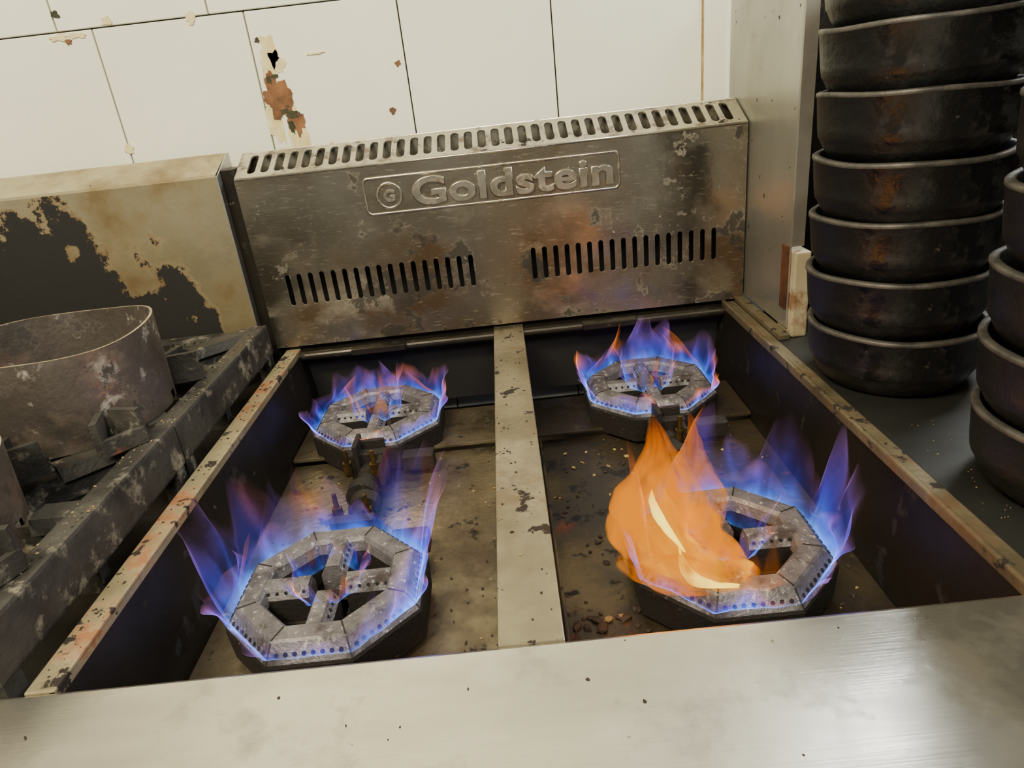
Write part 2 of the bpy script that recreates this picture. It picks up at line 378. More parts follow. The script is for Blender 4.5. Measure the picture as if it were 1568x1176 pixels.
for nm,x in(('cheek_left',PX0),('cheek_right',PX1-.0015)):
    bm=bmesh.new(); pr=[(PY,PZ0),(PY,PZ1),(PY+.05,PZ1+.0245),(PY+.056,PZ1+.0245),(PY+.056,PZ0)]
    a=[bm.verts.new((x,y,z)) for y,z in pr]; b=[bm.verts.new((x+.0015,y,z)) for y,z in pr]
    bm.faces.new(a);bm.faces.new(b[::-1])
    for i in range(5): bm.faces.new((a[i],b[i],b[(i+1)%5],a[(i+1)%5]))
    fin(bm,nm,M['panel'],fl)
box('back_plate',PX0,PX1,PY+.052,PY+.058,PZ0,PZ1+.026,M['emboss'],.001,fl)
box('interior_shade_sheet',PX0+.003,PX1-.003,PY+.03,PY+.034,PZ0+.002,PZ1-.004,M['black'],0,fl)  # black sheet standing in for the shade behind the slots
fx0,fx1,fz0,fz1=-.1645,.1425,CZ-.1295,CZ-.0875
curve_mesh('badge_frame',[rrect(fx0,fx1,fz0,fz1,.006)],0,.0020,Matrix.Translation((0,PY+.0003,0))@Matrix.Rotation(math.pi/2,4,'X'),M['emboss'],fl,dim='3D')
lc=[( -.1355+.0145*math.cos(a),CZ-.1092+.0145*math.sin(a)) for a in [2*math.pi*i/32 for i in range(32)]]
curve_mesh('badge_ring',[lc],0,.0021,Matrix.Translation((0,PY+.0003,0))@Matrix.Rotation(math.pi/2,4,'X'),M['emboss'],fl,dim='3D')
def text(name,body,x,z,w,h,off,d=.07):
    cu=bpy.data.curves.new(name,'FONT'); cu.body=body; cu.size=1; cu.extrude=.02; cu.offset=off; cu.bevel_depth=.02; cu.bevel_resolution=3; cu.space_character=1.06
    o=bpy.data.objects.new(name+'_t',cu); col.objects.link(o)
    dg=bpy.context.evaluated_depsgraph_get(); me=bpy.data.meshes.new_from_object(o.evaluated_get(dg)); bpy.data.objects.remove(o)
    xs=[v.co.x for v in me.vertices]; ys=[v.co.y for v in me.vertices]
    sx=w/(max(xs)-min(xs)); sy=h/(max(ys)-min(ys))
    me.transform(Matrix.Translation((x-min(xs)*sx,PY,z-min(ys)*sy))@Matrix.Rotation(math.pi/2,4,'X')@Matrix.Diagonal((sx,sy,d,1)))
    me.materials.clear(); me.materials.append(M['emboss'])
    return link(bpy.data.objects.new(name,me),fl)
text('badge_lettering','Goldstein',-.108,CZ-.1250,.244,.034,.024,d=.10)
text('badge_letter_g','G',-.1425,CZ-.1165,.014,.0145,.03)

# ------------------------------------------------------------ left scorched splashback
sp=empty('scorched_splashback')
x0,x1=-.95,-.336; z0,z1=CZ-.262,CZ-.066
bm=bmesh.new(); nx,nz_=124,40; gv=[]
for j in range(nz_+1):
    gv.append([bm.verts.new((x0+(x1-x0)*i/nx,PY,z0+(z1-z0)*j/nz_)) for i in range(nx+1)])
for j in range(nz_):
    for i in range(nx): bm.faces.new((gv[j][i],gv[j][i+1],gv[j+1][i+1],gv[j+1][i]))
pr=[(PY,z1),(PY+.003,z1+.003),(PY+.05,z1+.023),(PY+.056,z1+.023),(PY+.056,z0)]
prev=gv[nz_]
for y,z in pr[1:]:
    row=[bm.verts.new((x0+(x1-x0)*i/nx,y,z)) for i in range(nx+1)]
    for i in range(nx): bm.faces.new((prev[i],prev[i+1],row[i+1],row[i]))
    prev=row
o=fin(bm,'scorched_sheet',M['leftpanel'],sp,normals=True)
at=o.data.attributes.new('burn','FLOAT','POINT')
pl=[(-1,-.09),(-.56,-.080),(-.525,-.095),(-.505,-.130),(-.49,-.150),(-.46,-.158),(-.43,-.152),(-.405,-.170),(-.388,-.205),(-.375,-.27),(-.30,-.6)]
for i,v in enumerate(o.data.vertices):
    x,z=v.co.x,v.co.z-CZ
    zz=-.6
    for (a,b),(c,d) in zip(pl,pl[1:]):
        if a<=x<=c: zz=b+(d-b)*(x-a)/(c-a)
    d=max(-.06,min(.05,zz-z))
    val=.50+d*4.0
    gd=math.exp(-((x+.462)/.024)**2-((z+.185)/.014)**2)+.8*math.exp(-((x+.535)/.012)**2-((z+.135)/.014)**2)+.8*math.exp(-((x+.43)/.016)**2-((z+.205)/.012)**2)+.7*math.exp(-((x+.50)/.018)**2-((z+.232)/.014)**2)+.6*math.exp(-((x+.415)/.015)**2-((z+.232)/.014)**2)
    val-=.27*gd
    if v.co.y>PY+.001: val=0
    at.data[i].value=val
bm=bmesh.new(); pr2=[(PY,z0),(PY,z1),(PY+.05,z1+.023),(PY+.056,z1+.023),(PY+.056,z0)]
a=[bm.verts.new((x1,y,z)) for y,z in pr2]; b=[bm.verts.new((x1+.002,y,z)) for y,z in pr2]
bm.faces.new(a);bm.faces.new(b[::-1])
for i in range(5): bm.faces.new((a[i],b[i],b[(i+1)%5],a[(i+1)%5]))
fin(bm,'end_cheek',M['partition'],sp)
box('dark_gap_strip',-.3335,-.317,PY+.012,PY+.05,.87,CZ-.06,M['well'],.001,sp)  # dark strip standing in for the shade between the two panels

# ------------------------------------------------------------ right partition
pt=empty('steel_partition')
box('partition_sheet',.2985,.3005,.715,YW-.002,ZR+.008,1.28,M['partition'],.0005,pt)
box('partition_fold',.2985,.3125,.712,.715,ZR+.10,1.28,M['fold'],.0006,pt)
box('rust_strip',.2962,.2985,.716,.731,ZR+.03,ZR+.10,M['rustm'],.0004,pt)
box('lower_post',.301,.318,.705,.745,ZR,ZR+.095,M['post'],.002,pt)
box('foot_angle',.2860,.2985,.70,.85,ZR,ZR+.006,M['railr'],.001,pt)
box('dark_gap_sheet',.3015,.70,.780,.790,ZR,1.26,M['well'],.001,pt)  # dark sheet added so the gap beside the pans reads as shade
box('wall_right',.72,.76,.15,YW,ZR,1.10,M['well'],.001)

# ------------------------------------------------------------ pans
def pan_mesh():
    prof=[(0,0),(.050,0),(.0555,.001),(.061,.0055),(.0668,.014),(.0700,.021),(.0712,.0225),(.0722,.030),(.0742,.054),(.0752,.0552),(.0752,.0577),(.0738,.0587),(.0700,.0587),(.0690,.0577),
          (.0672,.030),(.0655,.022),(.060,.012),(.050,.0065),(0,.0065)]
    bm=bmesh.new(); n=64; rings=[]
    for r,z in prof:
        if r==0: rings.append([bm.verts.new((0,0,z))]); continue
        rings.append([bm.verts.new((r*math.cos(2*math.pi*i/n)*(1+.004*math.sin(3*i*2*math.pi/n)),r*math.sin(2*math.pi*i/n),z+(.0005*math.sin(5*2*math.pi*i/n) if z>.05 else 0))) for i in range(n)])
    for q,(A,B) in enumerate(zip(rings,rings[1:])):
        for i in range(n):
            j=(i+1)%n
            if len(A)==1: f=bm.faces.new((A[0],B[j],B[i]))
            elif len(B)==1: f=bm.faces.new((A[i],A[j],B[0]))
            else: f=bm.faces.new((A[i],A[j],B[j],B[i]))
            f.material_index=1 if q in(9,10,11) else 0
    bmesh.ops.recalc_face_normals(bm,faces=bm.faces)
    me=bpy.data.meshes.new('cast_iron_pan'); bm.to_mesh(me); bm.free(); me.materials.append(M['pan']); me.materials.append(M['panrim'])
    for p in me.polygons: p.use_smooth=True
    return me
PM=pan_mesh()
for cx,cy,n,lean in((.3475,.592,7,-.0009),(.372,.383,7,-.0007)):
    for k in range(n):
        me=PM.copy(); me.transform(Matrix.Rotation(random.uniform(0,6.28),4,'Z'))
        o=bpy.data.objects.new('cast_iron_pan',me)
        s=1+.004*k+random.uniform(-.008,.008)
        me.transform(Matrix.Diagonal((s,s,1,1)))
        o.location=(cx+lean*k+random.uniform(-.002,.002),cy+random.uniform(-.002,.002),ZR+k*.0490)
        o.rotation_euler=(random.uniform(-.02,.02),random.uniform(-.02,.02),0) if k else (0,0,0)
        col.objects.link(o)

# ------------------------------------------------------------ left grates & wok rings
def grate(name,xa,xb,ya,yb,zt,parent=None):
    bm=bmesh.new(); zb=ZR-.03; w=.020
    bbox(bm,xb-w,xb,ya,yb,zt-.040,zt,.003); bbox(bm,xa,xa+w,ya,yb,zt-.040,zt,.003)
    bbox(bm,xa+.004,xb-.004,ya+.001,ya+w,zt-.032,zt-.004,.003); bbox(bm,xa+.004,xb-.004,yb-w,yb-.001,zt-.032,zt-.004,.003)
    cx,cy=(xa+xb)/2,(ya+yb)/2
    for a in range(8):
        an=a*math.pi/4
        dx,dy=math.cos(an),math.sin(an)
        ex=(xb-xa)/2-.01; ey=(yb-ya)/2-.01
        t=min(ex/abs(dx) if abs(dx)>.01 else 9,ey/abs(dy) if abs(dy)>.01 else 9)
        p=(cx+dx*.045,cy+dy*.045,zt-.030); q=(cx+dx*t,cy+dy*t,zt-.030)
        prism(bm,p,q,.018,.022,top=.7)
        p2=(cx+dx*(.100),cy+dy*(.100),zt-.012); q2=(cx+dx*(t),cy+dy*(t),zt-.012)
        if t>.118: prism(bm,p2,q2,.028,.0115,top=.75)
        prism(bm,(cx+dx*.10,cy+dy*.10,zb),(cx+dx*.13,cy+dy*.13,zb),.012,.05,top=1)
    for x in(xa+w/2,xb-w/2):
        for y in(ya+w/2,yb-w/2): bbox(bm,x-.008,x+.008,y-.008,y+.008,zb,zt-.03,.001)
    return fin(bm,name,M['iron'])
ZG=ZR+.043
grate('cast_iron_grate',-.605,-.3145,.5555,.832,ZG)
grate('cast_iron_grate',-.605,-.3145,.2965,.5545,ZG)
grate('cast_iron_grate',-.90,-.611,.5555,.832,ZG)
grate('cast_iron_grate',-.90,-.611,.2965,.5545,ZG)

def wokring(cx,cy,R,z0,H,seed):
    e=empty('wok_ring')
    bm=bmesh.new(); n=96; m=8; t=.0022
    def rr(a,h): return R*(1+.012*math.sin(2*a+seed)+.006*math.sin(5*a+seed))*(1-.03*(1-h))
    rows=[]
    for s in(0,1):
        for j in range(m+1):
            h=j/m
            rows.append([bm.verts.new((cx+(rr(2*math.pi*i/n,h)-s*t)*math.cos(2*math.pi*i/n),cy+(rr(2*math.pi*i/n,h)-s*t)*math.sin(2*math.pi*i/n),
               z0+H*h+(.0025*math.sin(3*2*math.pi*i/n) if j==m else 0))) for i in range(n)])
    for s in(0,1):
        for j in range(m):
            A=rows[s*(m+1)+j];B=rows[s*(m+1)+j+1]
            for i in range(n):
                if j in(0,) and (i%16) in(3,4): continue
                k=(i+1)%n; bm.faces.new((A[i],A[k],B[k],B[i]))
    for j in(0,m):
        A=rows[j];B=rows[m+1+j]
        for i in range(n):
            if j==0 and (i%16) in(3,4): continue
            k=(i+1)%n; f=bm.faces.new((A[i],A[k],B[k],B[i])); f.material_index=1 if j==m else 0
    fin(bm,'ring_band',[M['ring'],M['ringedge']],e,smooth=False)
    bm=bmesh.new()
    for k in range(4):
        a=seed+k*math.pi/2
        c=Vector((cx+(R+.003)*math.cos(a),cy+(R+.003)*math.sin(a),z0+.0005))
        d=Vector((math.cos(a),math.sin(a),0)); s=Vector((-d.y,d.x,0))
        for sg in(-1,1):
            p=c+s*sg*.004; q=c+s*sg*.018+d*.024
            prism(bm,p,q,.007,.030,top=.8)
        prism(bm,c+s*.018+d*.024,c-s*.018+d*.024,.007,.014,top=.8)
    fin(bm,'locating_lugs',M['iron'],e)
wokring(-.420,.590,.0875,ZG+.0005,.083,-.75)
wokring(-.438,.380,.0875,ZG+.0005,.055,-.35)

# ------------------------------------------------------------ flames
def flame_mat(name,k,edge=1.3,base=.5,soft=False,dens=None,nscale=38,lo=.4,hi=1.35,pw=1.3,zs=.35):
    m=bpy.data.materials.new(name); m.use_nodes=True; nt=m.node_tree; N=nt.nodes; L=nt.links
    N.clear()
    out=N.new('ShaderNodeOutputMaterial'); em=N.new('ShaderNodeEmission'); tr=N.new('ShaderNodeBsdfTransparent')
    tr.inputs['Color'].default_value=(1,1,1,1)
    at=N.new('ShaderNodeAttribute'); at.attribute_name='flame_rgb'
    aa=N.new('ShaderNodeAttribute'); aa.attribute_name='flame_density'
    lw=N.new('ShaderNodeLayerWeight'); lw.inputs['Blend'].default_value=.5
    L.new(at.outputs['Vector'],em.inputs['Color'])
    m1=N.new('ShaderNodeMath'); m2=N.new('ShaderNodeMath'); m3=N.new('ShaderNodeMath'); 
    m1.operation='POWER'; m2.operation='MULTIPLY_ADD'; m3.operation='MULTIPLY'
    if soft:
        inv=N.new('ShaderNodeMath'); inv.operation='SUBTRACT'; inv.inputs[0].default_value=1; L.new(lw.outputs['Facing'],inv.inputs[1])
        L.new(inv.outputs[0],m1.inputs[0]); m1.inputs[1].default_value=pw
    else:
        L.new(lw.outputs['Facing'],m1.inputs[0]); m1.inputs[1].default_value=2
    L.new(m1.outputs[0],m2.inputs[0]); m2.inputs[1].default_value=edge; m2.inputs[2].default_value=base
    tc=N.new('ShaderNodeTexCoord'); mp=N.new('ShaderNodeMapping'); mp.inputs['Scale'].default_value=(1,1,zs)
    nz=N.new('ShaderNodeTexNoise'); nz.inputs['Scale'].default_value=nscale; nz.inputs['Detail'].default_value=2; nz.inputs['Distortion'].default_value=.8
    L.new(tc.outputs['Object'],mp.inputs[0]); L.new(mp.outputs[0],nz.inputs['Vector'])
    mr=N.new('ShaderNodeMapRange'); mr.inputs['From Min'].default_value=.35; mr.inputs['From Max'].default_value=.66; mr.inputs['To Min'].default_value=lo; mr.inputs['To Max'].default_value=hi
    L.new(nz.outputs['Fac'],mr.inputs['Value'])
    L.new(m2.outputs[0],m3.inputs[0]); L.new(mr.outputs[0],m3.inputs[1])
    if dens is None:
        m4=N.new('ShaderNodeMath'); m4.operation='MULTIPLY'; L.new(m3.outputs[0],m4.inputs[0]); m4.inputs[1].default_value=k
        L.new(m4.outputs[0],em.inputs['Strength'])
        ad=N.new('ShaderNodeAddShader'); L.new(em.outputs[0],ad.inputs[0]); L.new(tr.outputs[0],ad.inputs[1]); L.new(ad.outputs[0],out.inputs['Surface'])
    else:
        mx=N.new('ShaderNodeMixShader'); 
        d=N.new('ShaderNodeMath'); d.operation='MULTIPLY'; L.new(m3.outputs[0],d.inputs[0]); L.new(aa.outputs['Fac'],d.inputs[1]); d.use_clamp=True
        L.new(d.outputs[0],mx.inputs[0]); L.new(tr.outputs[0],mx.inputs[1]); L.new(em.outputs[0],mx.inputs[2]); L.new(mx.outputs[0],out.inputs['Surface'])
        em.inputs['Strength'].default_value=k
    return m
FB=flame_mat('gas_flame_blue',1.0)
FO=flame_mat('gas_flame_orange',1.25,edge=1.2,base=.0,soft=True,dens=1,nscale=30,lo=.15,hi=1.35,pw=1.5,zs=.45)
FI=flame_mat('gas_flame_inner',1.7,edge=1.0,base=.0,soft=True,dens=1,nscale=40,lo=.1,hi=1.1,pw=2.0,zs=.4)
FY=flame_mat('gas_flame_core',3.0,edge=1.5,base=.0,soft=True,dens=1,lo=.8,hi=1.2,pw=1.2)
def setattr_(o,cols):
    me=o.data
    me.attributes.new('flame_rgb','FLOAT_VECTOR','POINT'); me.attributes.new('flame_density','FLOAT','POINT')
    assert len(me.vertices)==len(cols)
    a=me.attributes['flame_rgb'].data
    for i,c in enumerate(cols): a[i].vector=c[:3]
    b=me.attributes['flame_density'].data
    for i,c in enumerate(cols): b[i].value=c[3]
def lerp(a,b,t): return tuple(a[i]+(b[i]-a[i])*t for i in range(3))
def ramp(st,t):
    for (a,ca),(b,cb) in zip(st,st[1:]):
        if t<=b: return lerp(ca,cb,max(0,min(1,(t-a)/(b-a))))
    return st[-1][1]
def nz(*a): return noise.noise(Vector(a))
BLUE=[(0,(.10,.34,1.0)),(.12,(.06,.20,1.0)),(.4,(.08,.09,.98)),(.7,(.30,.14,.85)),(1,(.7,.28,.55))]
ORNG=[(0,(.5,.15,.4)),(.15,(1.2,.26,.0)),(.6,(1.5,.36,.0)),(1,(1.3,.22,.02))]
def curtain(name,cx,cy,cz,ap,t0,t1,H,flare,seed,parent,gain=1,freq=3.4,orange=.3,seg=None,vm=22,lean=(0,0),pal=BLUE,rag=1.0,hf=None):
    full=abs(t1-t0)>=359
    n=seg or max(40,int(abs(t1-t0)/360*300)); bm=bmesh.new(); rows=[]; cols=[]
    for i in range(n+1 if not full else n):
        th=math.radians(t0+(t1-t0)*i/n); c,s=math.cos(th),math.sin(th)
        ro=ap/math.cos(((th+math.pi/8)%(math.pi/4))-math.pi/8)
        pk=.5+.95*nz(c*freq,s*freq,seed)+.16*rag*nz(c*freq*2.6,s*freq*2.6,seed+9)
        pk=max(.12,min(1.2,pk))
        e=1 if full else max(0,math.sin(math.pi*i/n))**.7
        h=H*(.3+.85*pk)*(.35+.65*e)
        if hf: h*=1+hf*s
        og=max(0,nz(c*2.6,s*2.6,seed+33)*2.2)*orange
        row=[]
        for j in range(vm+1):
            v=j/vm
            r=ro+.0045*math.sin(min(1,v*3)*math.pi/2)+flare*(v**1.4)*(.4+pk)+.010*v*nz(c*5,s*5,seed+v*1.7)+.012*v*v*nz(c*3,s*3,seed+5+v)
            da=.12*v*nz(c*3,s*3,seed+20+v*1.5)
            vt=bm.verts.new((cx+r*math.cos(th+da)+lean[0]*v*v,cy+r*math.sin(th+da)+lean[1]*v*v,cz+h*v-.004*(1-v)))
            colr=ramp(pal,v)
            colr=lerp(colr,(1.7,.38,.03),min(1,og*max(0,v-.3)*2.8))
            I=ramp([(0,(0,0,0)),(.03,(1.8,)*3),(.10,(1.05,)*3),(.3,(.5,)*3),(.7,(.28,)*3),(.88,(.12,)*3),(1,(0,)*3)],v)[0]
            I*=(.5+.9*max(0,pk-.1))*e*gain
            if v>.15: I*=max(.25,1+.9*nz(c*6,s*6,seed+50+v*1.2))
            cols.append((colr[0]*I,colr[1]*I,colr[2]*I,1))
            row.append(vt)
        rows.append(row)
    m=len(rows)
    for i in range(m if full else m-1):
        A=rows[i];B=rows[(i+1)%m]
        for j in range(vm): bm.faces.new((A[j],B[j],B[j+1],A[j+1]))
    o=fin(bm,name,FB,parent,smooth=True,normals=False); setattr_(o,cols); return o
def tongue(name,path,mat_,cl,alph,parent,n=48,wob=.12,seed=0,K=64,fr=1.5):
    bm=bmesh.new(); cols=[]
    P=[]
    def cr(p0,p1,p2,p3,t): return .5*((2*p1)+(-p0+p2)*t+(2*p0-5*p1+4*p2-p3)*t*t+(-p0+3*p1-3*p2+p3)*t**3)
    for k in range(K+1):
        t=k/K*(len(path)-1); i=min(int(t),len(path)-2); f=t-i
        a=path[max(0,i-1)];b=path[i];c=path[i+1];d=path[min(len(path)-1,i+2)]
        P.append([cr(a[q],b[q],c[q],d[q],f) for q in range(5)])
    rows=[]
    for k,(x,y,z,rx,ry) in enumerate(P):
        v=k/K; row=[]; rx=max(.0004,rx); ry=max(.0004,ry)
        for i in range(n):
            a=2*math.pi*i/n; w=1+wob*(nz(math.cos(a)*fr,math.sin(a)*fr,seed+v*4)*2+nz(math.cos(a)*fr*2.2,math.sin(a)*fr*2.2,seed+v*9))
            vt=bm.verts.new((x+rx*w*math.cos(a),y+ry*w*math.sin(a),z)); c=ramp(cl,v); al=ramp([(p,(q,)*3) for p,q in alph],v)[0]
            cols.append((c[0],c[1],c[2],al)); row.append(vt)
        rows.append(row)
    for A,B in zip(rows,rows[1:]):
        for i in range(n): bm.faces.new((A[i],A[(i+1)%n],B[(i+1)%n],B[i]))
    bm.faces.new(rows[0][::-1]); bm.faces.new(rows[-1])
    o=fin(bm,name,mat_,parent,smooth=True); setattr_(o,cols); return o

# ------------------------------------------------------------ burners
def burner(cx,cy,zt,rot=0):
    e=empty('gas_burner',(cx,cy,zt))
    bm=bmesh.new(); R=.080; off=math.pi/8
    prof=[(.072,-.047),(.080,-.043),(.0812,-.016),(.0800,-.0135),(.0705,-.0015),(.0685,0),(.0545,0),(.0520,-.003),(.0500,-.012),(.0500,-.038),(.056,-.047)]
    mi=[1,1,1,0,0,0,0,0,1,1,1]
    sweep(bm,prof,8,off,mi)
    for k in range(8):
        a=off+k*math.pi/4; d=Vector((math.cos(a),math.sin(a),0))
        prism(bm,d*.0550+Vector((0,0,-.001)),d*.0690+Vector((0,0,-.001)),.0012,.0013,mi=1)
        A=d*.0700+Vector((0,0,-.0018)); Bq=d*.0800+Vector((0,0,-.0142)); s=Vector((-d.y,d.x,0))*.0006; up=Vector((d.x*.6,d.y*.6,.8))*.0006
        vs=[bm.verts.new(p) for p in(A-s+up,A+s+up,Bq+s+up,Bq-s+up)]; f=bm.faces.new(vs); f.material_index=1
    for a in range(4):
        an=a*math.pi/2; d=Vector((math.cos(an),math.sin(an),0)); s=Vector((-d.y,d.x,0))
        w=.0105; sec=[(-w,-.034),(-w,-.009),(-w*.5,0),(w*.5,0),(w,-.009),(w,-.034)]
        c0,c1=.0145,.0495
        A=[bm.verts.new(d*c0+s*q+Vector((0,0,z-.0006))) for q,z in sec]; B=[bm.verts.new(d*c1+s*q+Vector((0,0,z-.0006))) for q,z in sec]
        k=len(sec)
        for i in range(k): 
            f=bm.faces.new((A[i],B[i],B[(i+1)%k],A[(i+1)%k]))
            if i in(0,4,5): f.material_index=1
        bm.faces.new(A); bm.faces.new(B[::-1])
        for q in(-1,1):
            for j in range(5):
                c=d*(.0185+j*.0070)+s*q*w*.76+Vector((0,0,-.0050))
                nrm=(s*q*.87+Vector((0,0,.5))).normalized()
                M4=Matrix.Translation(c)@nrm.to_track_quat('Z','Y').to_matrix().to_4x4()
                r=bmesh.ops.create_cone(bm,cap_ends=True,segments=8,radius1=.0014,radius2=.0014,depth=.0008,matrix=M4)
                for f in set(f for v in r['verts'] for f in v.link_faces): f.material_index=2
    for sd in range(8):
        an=sd*math.pi/4; d=Vector((math.cos(an),math.sin(an),0)); s=Vector((-d.y,d.x,0)); ca=math.cos(math.pi/8)
        nrm=(d*.76+Vector((0,0,.65))).normalized()
        for j in range(8):
            u=(j-3.5)*.0066
            c=d*.0758*ca+s*u+Vector((0,0,-.0082))+nrm*.0001
            M4=Matrix.Translation(c)@nrm.to_track_quat('Z','Y').to_matrix().to_4x4()
            r=bmesh.ops.create_cone(bm,cap_ends=True,segments=8,radius1=.0017,radius2=.0017,depth=.0008,matrix=M4)
            for f in set(f for v in r['verts'] for f in v.link_faces): f.material_index=2
    for a in range(2):
        if a==0: bbox(bm,-.066,.066,-.012,.012,-.047,-.032,.002,mi=1)
        else: bbox(bm,-.012,.012,-.066,.066,-.047,-.032,.002,mi=1)
    fin(bm,'burner_head',[M['burner'],M['burner_dark'],M['hole']],e)
    return e
ZBT=.85
def feed(e,sgn):
    bm=bmesh.new()
    for (y0,y1,r0,r1) in((.06,.085,.012,.016),(.085,.135,.012,.010),(.135,.150,.016,.016)):
        bmesh.ops.create_cone(bm,cap_ends=True,segments=20,radius1=r0,radius2=r1,depth=y1-y0,matrix=Matrix.Translation((0,sgn*(y0+y1)/2,-.030))@Matrix.Rotation(-sgn*math.pi/2,4,'X'))
    bbox(bm,-.020,.020,sgn*.092-.006,sgn*.092+.006,-.046,-.008,.001)
    if sgn<0:
        bbox(bm,-.012,-.007,-.106,-.074,-.040,.006,.001)
        bbox(bm,-.007,.018,-.082,-.077,-.040,.000,.001)
        bbox(bm,.013,.018,-.115,-.080,-.040,-.010,.001)
    bbox(bm,.035,.070,-.088 if sgn<0 else .070,-.070 if sgn<0 else .088,-.040,-.022,.002)
    fin(bm,'venturi_tube',M['burner_dark'],e)
    bm=bmesh.new()
    for x,z in((-.018,-.016),(.010,-.020)):
        bmesh.ops.create_cone(bm,cap_ends=True,segments=6,radius1=.005,radius2=.005,depth=.016,matrix=Matrix.Translation((x,sgn*.112,z)))
        bmesh.ops.create_cone(bm,cap_ends=True,segments=12,radius1=.003,radius2=.002,depth=.022,matrix=Matrix.Translation((x,sgn*.112,z+.012)))
    fin(bm,'pilot_jets',M['brass'],e)
pos={'FL':(-.169,.436),'BL':(-.176,.745),'FR':(.1465,.438),'BR':(.150,.748)}
B={k:burner(x,y,ZBT if k[0]=='F' else ZBT) for k,(x,y) in pos.items()}
feed(B['BL'],-1); feed(B['FL'],1); feed(B['BR'],-1); feed(B['FR'],1)
ap=.0765*math.cos(math.pi/8)
def flames(k,specs):
    for i,s in enumerate(specs):
        curtain('flame_%d'%(i+1),0,0,-.007,parent=B[k],**s)
def S(t0,t1,H,flare,seed,gain=1,freq=3.4,orange=.3,a=None,lean=(0,0),**kw):
    return dict(ap=a or ap,t0=t0,t1=t1,H=H,flare=flare,seed=seed,gain=gain,freq=freq,orange=orange,lean=lean,**kw)
flames('BL',[S(0,360,.032,.007,1.3,gain=1.25,orange=.7,hf=.35,freq=3.4,rag=.5),S(10,170,.050,-.03,4.1,gain=.8,orange=2.0,freq=4)])
flames('BR',[S(0,360,.036,.006,7.7,gain=1.3,orange=.8,hf=.35,freq=3.4,rag=.5),S(10,170,.085,-.035,2.6,gain=.9,orange=2.4,freq=4)])
flames('FL',[S(0,360,.024,.005,3.9,gain=1.1,orange=.2,freq=4,rag=.5),S(90,240,.110,.014,11.2,gain=.6,orange=1.2,freq=3,rag=1.8),S(-75,75,.125,.030,15.9,gain=.75,orange=.5,freq=2.6,rag=1.6),
             S(70,190,.080,-.02,21.6,gain=.45,orange=1.2,freq=2.8,rag=1.6)])
flames('FR',[S(0,360,.022,.005,5.2,gain=1.1,orange=.2,freq=4,rag=.5),S(-60,110,.085,.010,17.4,gain=.8,orange=.3,freq=3,rag=1.6),S(60,125,.11,-.03,23.4,gain=.55,orange=1.8,freq=2.8,rag=1.6),
             S(140,290,.100,.002,29.3,gain=1.0,orange=.5,freq=4,pal=ORNG,lean=(-.004,0),a=.060,rag=2)])
for k,sd in (('FL',31),('FR',37),('BL',41),('BR',43)):
    curtain('arm_flame',0,0,-.004,.022,0,360,.024 if k[0]=='F' else .044,.006,sd,B[k],gain=.6,orange=1.2,freq=4,seg=90)
bx,by=pos['FR']
def rel(p): return [(x-bx,y-by,z-ZBT,rx,ry) for x,y,z,rx,ry in p]
OR=[(0,(1,.22,.0)),(.4,(1,.29,.0)),(.8,(1,.24,.0)),(1,(1,.16,.01))]
tongue('orange_flame',rel([(.128,.386,.846,.022,.010),(.108,.394,.858,.042,.017),(.090,.404,.880,.044,.022),(.083,.410,.903,.034,.020),(.088,.415,.924,.022,.014),(.091,.418,.946,.011,.008),(.087,.42,.970,.002,.002)]),
       FO,OR,[(0,.35),(.15,.8),(.5,.85),(.75,.55),(1,0)],B['FR'],seed=2,wob=.24)
tongue('orange_lick',rel([(.122,.43,.85,.016,.006),(.130,.435,.880,.020,.007),(.122,.44,.912,.012,.006),(.121,.442,.938,.005,.003),(.118,.442,.958,.001,.001)]),
       FO,OR,[(0,.3),(.4,.45),(1,0)],B['FR'],seed=5,wob=.3)
tongue('inner_flame',rel([(.130,.384,.850,.012,.004),(.112,.388,.858,.028,.008),(.096,.392,.874,.024,.008),(.087,.394,.894,.016,.007),(.084,.396,.916,.008,.005),(.085,.398,.936,.001,.001)]),
       FI,[(0,(1,.42,.01)),(1,(1,.38,.0))],[(0,.6),(.5,.9),(1,.1)],B['FR'],seed=8,wob=.25)
YC=[(0,(1,.60,.02)),(.5,(1,.76,.12)),(1,(1,.52,.01))]
tongue('yellow_core',rel([(.134,.378,.850,.003,.001),(.126,.379,.8515,.009,.0022),(.114,.380,.853,.010,.003),(.104,.381,.861,.006,.003),(.098,.383,.873,.003,.002),(.096,.385,.884,.0006,.0006)]),
       FY,YC,[(0,.4),(.3,1),(1,.5)],B['FR'],wob=.2,seed=3)
tongue('yellow_core_upper',rel([(.099,.382,.882,.0006,.0006),(.090,.385,.896,.003,.002),(.083,.387,.910,.0038,.0022),(.079,.389,.922,.0022,.0014),(.079,.390,.930,.0005,.0005)]),
       FY,YC,[(0,.5),(.3,.9),(1,.2)],B['FR'],wob=.2,seed=4)

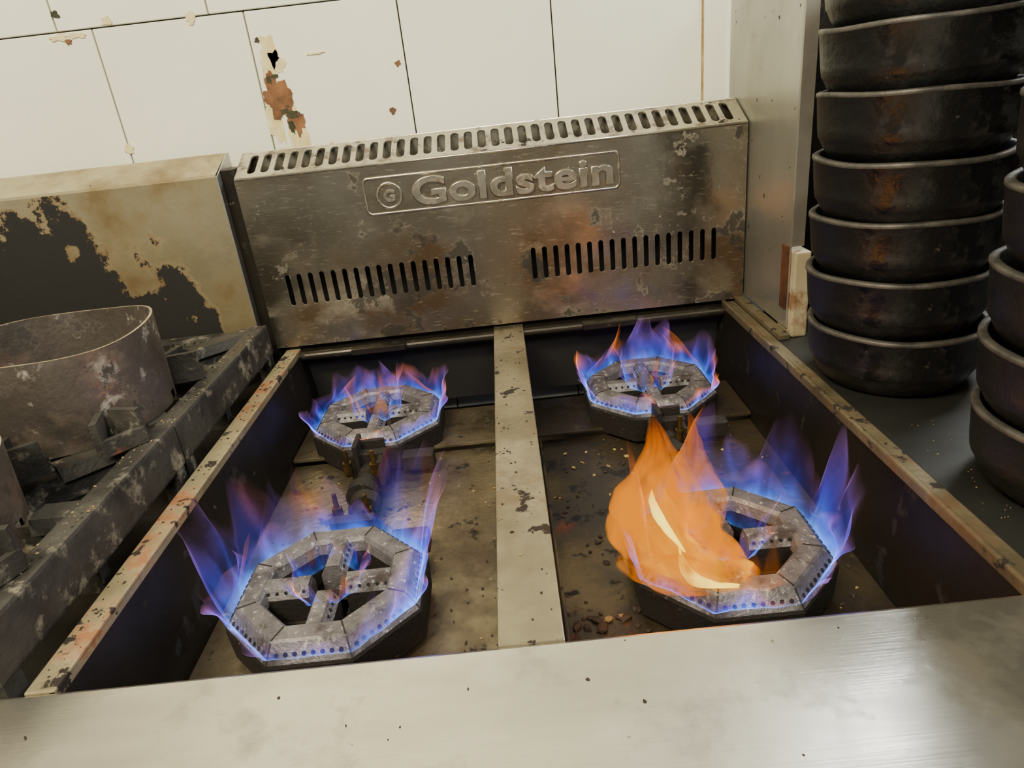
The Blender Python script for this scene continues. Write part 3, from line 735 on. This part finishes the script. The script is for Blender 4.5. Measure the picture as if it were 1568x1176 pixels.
# ------------------------------------------------------------ crumbs (children of the range)
bm=bmesh.new()
def crumb(x,y,z,s,mi):
    r=bmesh.ops.create_icosphere(bm,subdivisions=1,radius=s)
    R=Matrix.Rotation(random.uniform(0,6),3,'Z')
    sx,sy=random.uniform(.6,1.6),random.uniform(.5,1.1)
    for v in r['verts']:
        q=Vector((v.co.x*sx,v.co.y*sy,v.co.z*.45))*(1+random.uniform(-.3,.3)); v.co=R@q+Vector((x,y,z+s*.3))
    for f in set(f for v in r['verts'] for f in v.link_faces): f.material_index=mi
def pick(): return 1 if random.random()<.15 else 0
for i in range(160): crumb(random.uniform(-.27,-.038),random.uniform(.31,.70),ZB+.001,random.uniform(.0008,.0022),pick())
for i in range(300): crumb(random.uniform(.02,.25),random.uniform(.31,.70),ZB+.001,random.uniform(.0008,.0028),pick())
for i in range(60): crumb(random.uniform(.015,.075),random.uniform(.33,.42),ZB+.001,random.uniform(.002,.0050),pick())
for i in range(14): crumb(random.uniform(-.07,-.04),random.uniform(.32,.345),ZB+.001,random.uniform(.003,.0055),0)
for i in range(60): crumb(random.uniform(-.028,.006),random.uniform(.30,.84),ZR-.001,random.uniform(.0004,.0014),pick())
for i in range(150): crumb(random.uniform(-.333,-.316),random.uniform(.30,.82),ZG,random.uniform(.0004,.0013),1 if random.random()<.6 else 0)
for i in range(90): crumb(random.uniform(-.302,-.288),random.uniform(.30,.84),ZR,random.uniform(.0004,.0014),0)
for i in range(24): crumb(random.uniform(-.35,.4),random.uniform(.17,.29),ZR,random.uniform(.0004,.0012),0)
for i in range(50): crumb(random.uniform(.295,.34),random.uniform(.33,.5),ZR,random.uniform(.0003,.0006),1)
fin(bm,'food_crumbs',[M['crumb'],M['crumb2']],rg)

# ------------------------------------------------------------ lights
def area(name,loc,tgt,size,power,color,sy=None):
    l=bpy.data.lights.new(name,'AREA'); l.energy=power; l.size=size; l.color=color
    if sy: l.shape='RECTANGLE'; l.size_y=sy
    o=bpy.data.objects.new(name,l); o.location=loc; o.rotation_euler=(Vector(tgt)-Vector(loc)).to_track_quat('-Z','Y').to_euler(); col.objects.link(o)
area('ceiling_light_warm',(-.7,-.3,2.3),(-.3,.7,.9),.7,40,(1,.88,.60),.35)
area('counter_glare_light',(.64,.84,1.64),(.18,.24,.9),.32,9,(.94,.98,1.0),.16)  # added lamp, aimed so its reflection gives the glare on the counter's right
area('ceiling_light_rear',(.2,-1.0,2.2),(0,.8,1.0),.9,26,(1,.97,.82),.45)
def point(name,loc,power,color,r=.02,parent=None):
    l=bpy.data.lights.new(name,'POINT'); l.energy=power; l.color=color; l.shadow_soft_size=r
    o=bpy.data.objects.new(name,l); o.location=loc; col.objects.link(o)
    if parent: o.parent=parent
point('flame_glow_orange',(-.055,-.03,.055),.5,(1,.36,.06),.025,B['FR'])
w=bpy.data.worlds.new('World'); bpy.context.scene.world=w; w.use_nodes=True
w.node_tree.nodes['Background'].inputs[0].default_value=(.93,.90,.78,1); w.node_tree.nodes['Background'].inputs[1].default_value=.33

# ------------------------------------------------------------ camera
right=Vector((.9941,-.0289,-.1043)).normalized(); fwd=Vector((-.0155,.9158,-.4024)).normalized()
right=(right-fwd*right.dot(fwd)).normalized(); up=right.cross(fwd)
cam=bpy.data.cameras.new('Camera'); cam.sensor_width=36; cam.lens=24.0; cam.clip_start=.01
co=bpy.data.objects.new('Camera',cam); col.objects.link(co)
m=Matrix.Identity(4)
for i in range(3): m[i][0]=right[i]; m[i][1]=up[i]; m[i][2]=-fwd[i]
m[0][3],m[1][3],m[2][3]=0,0,CZ
co.matrix_world=m
bpy.context.scene.camera=co
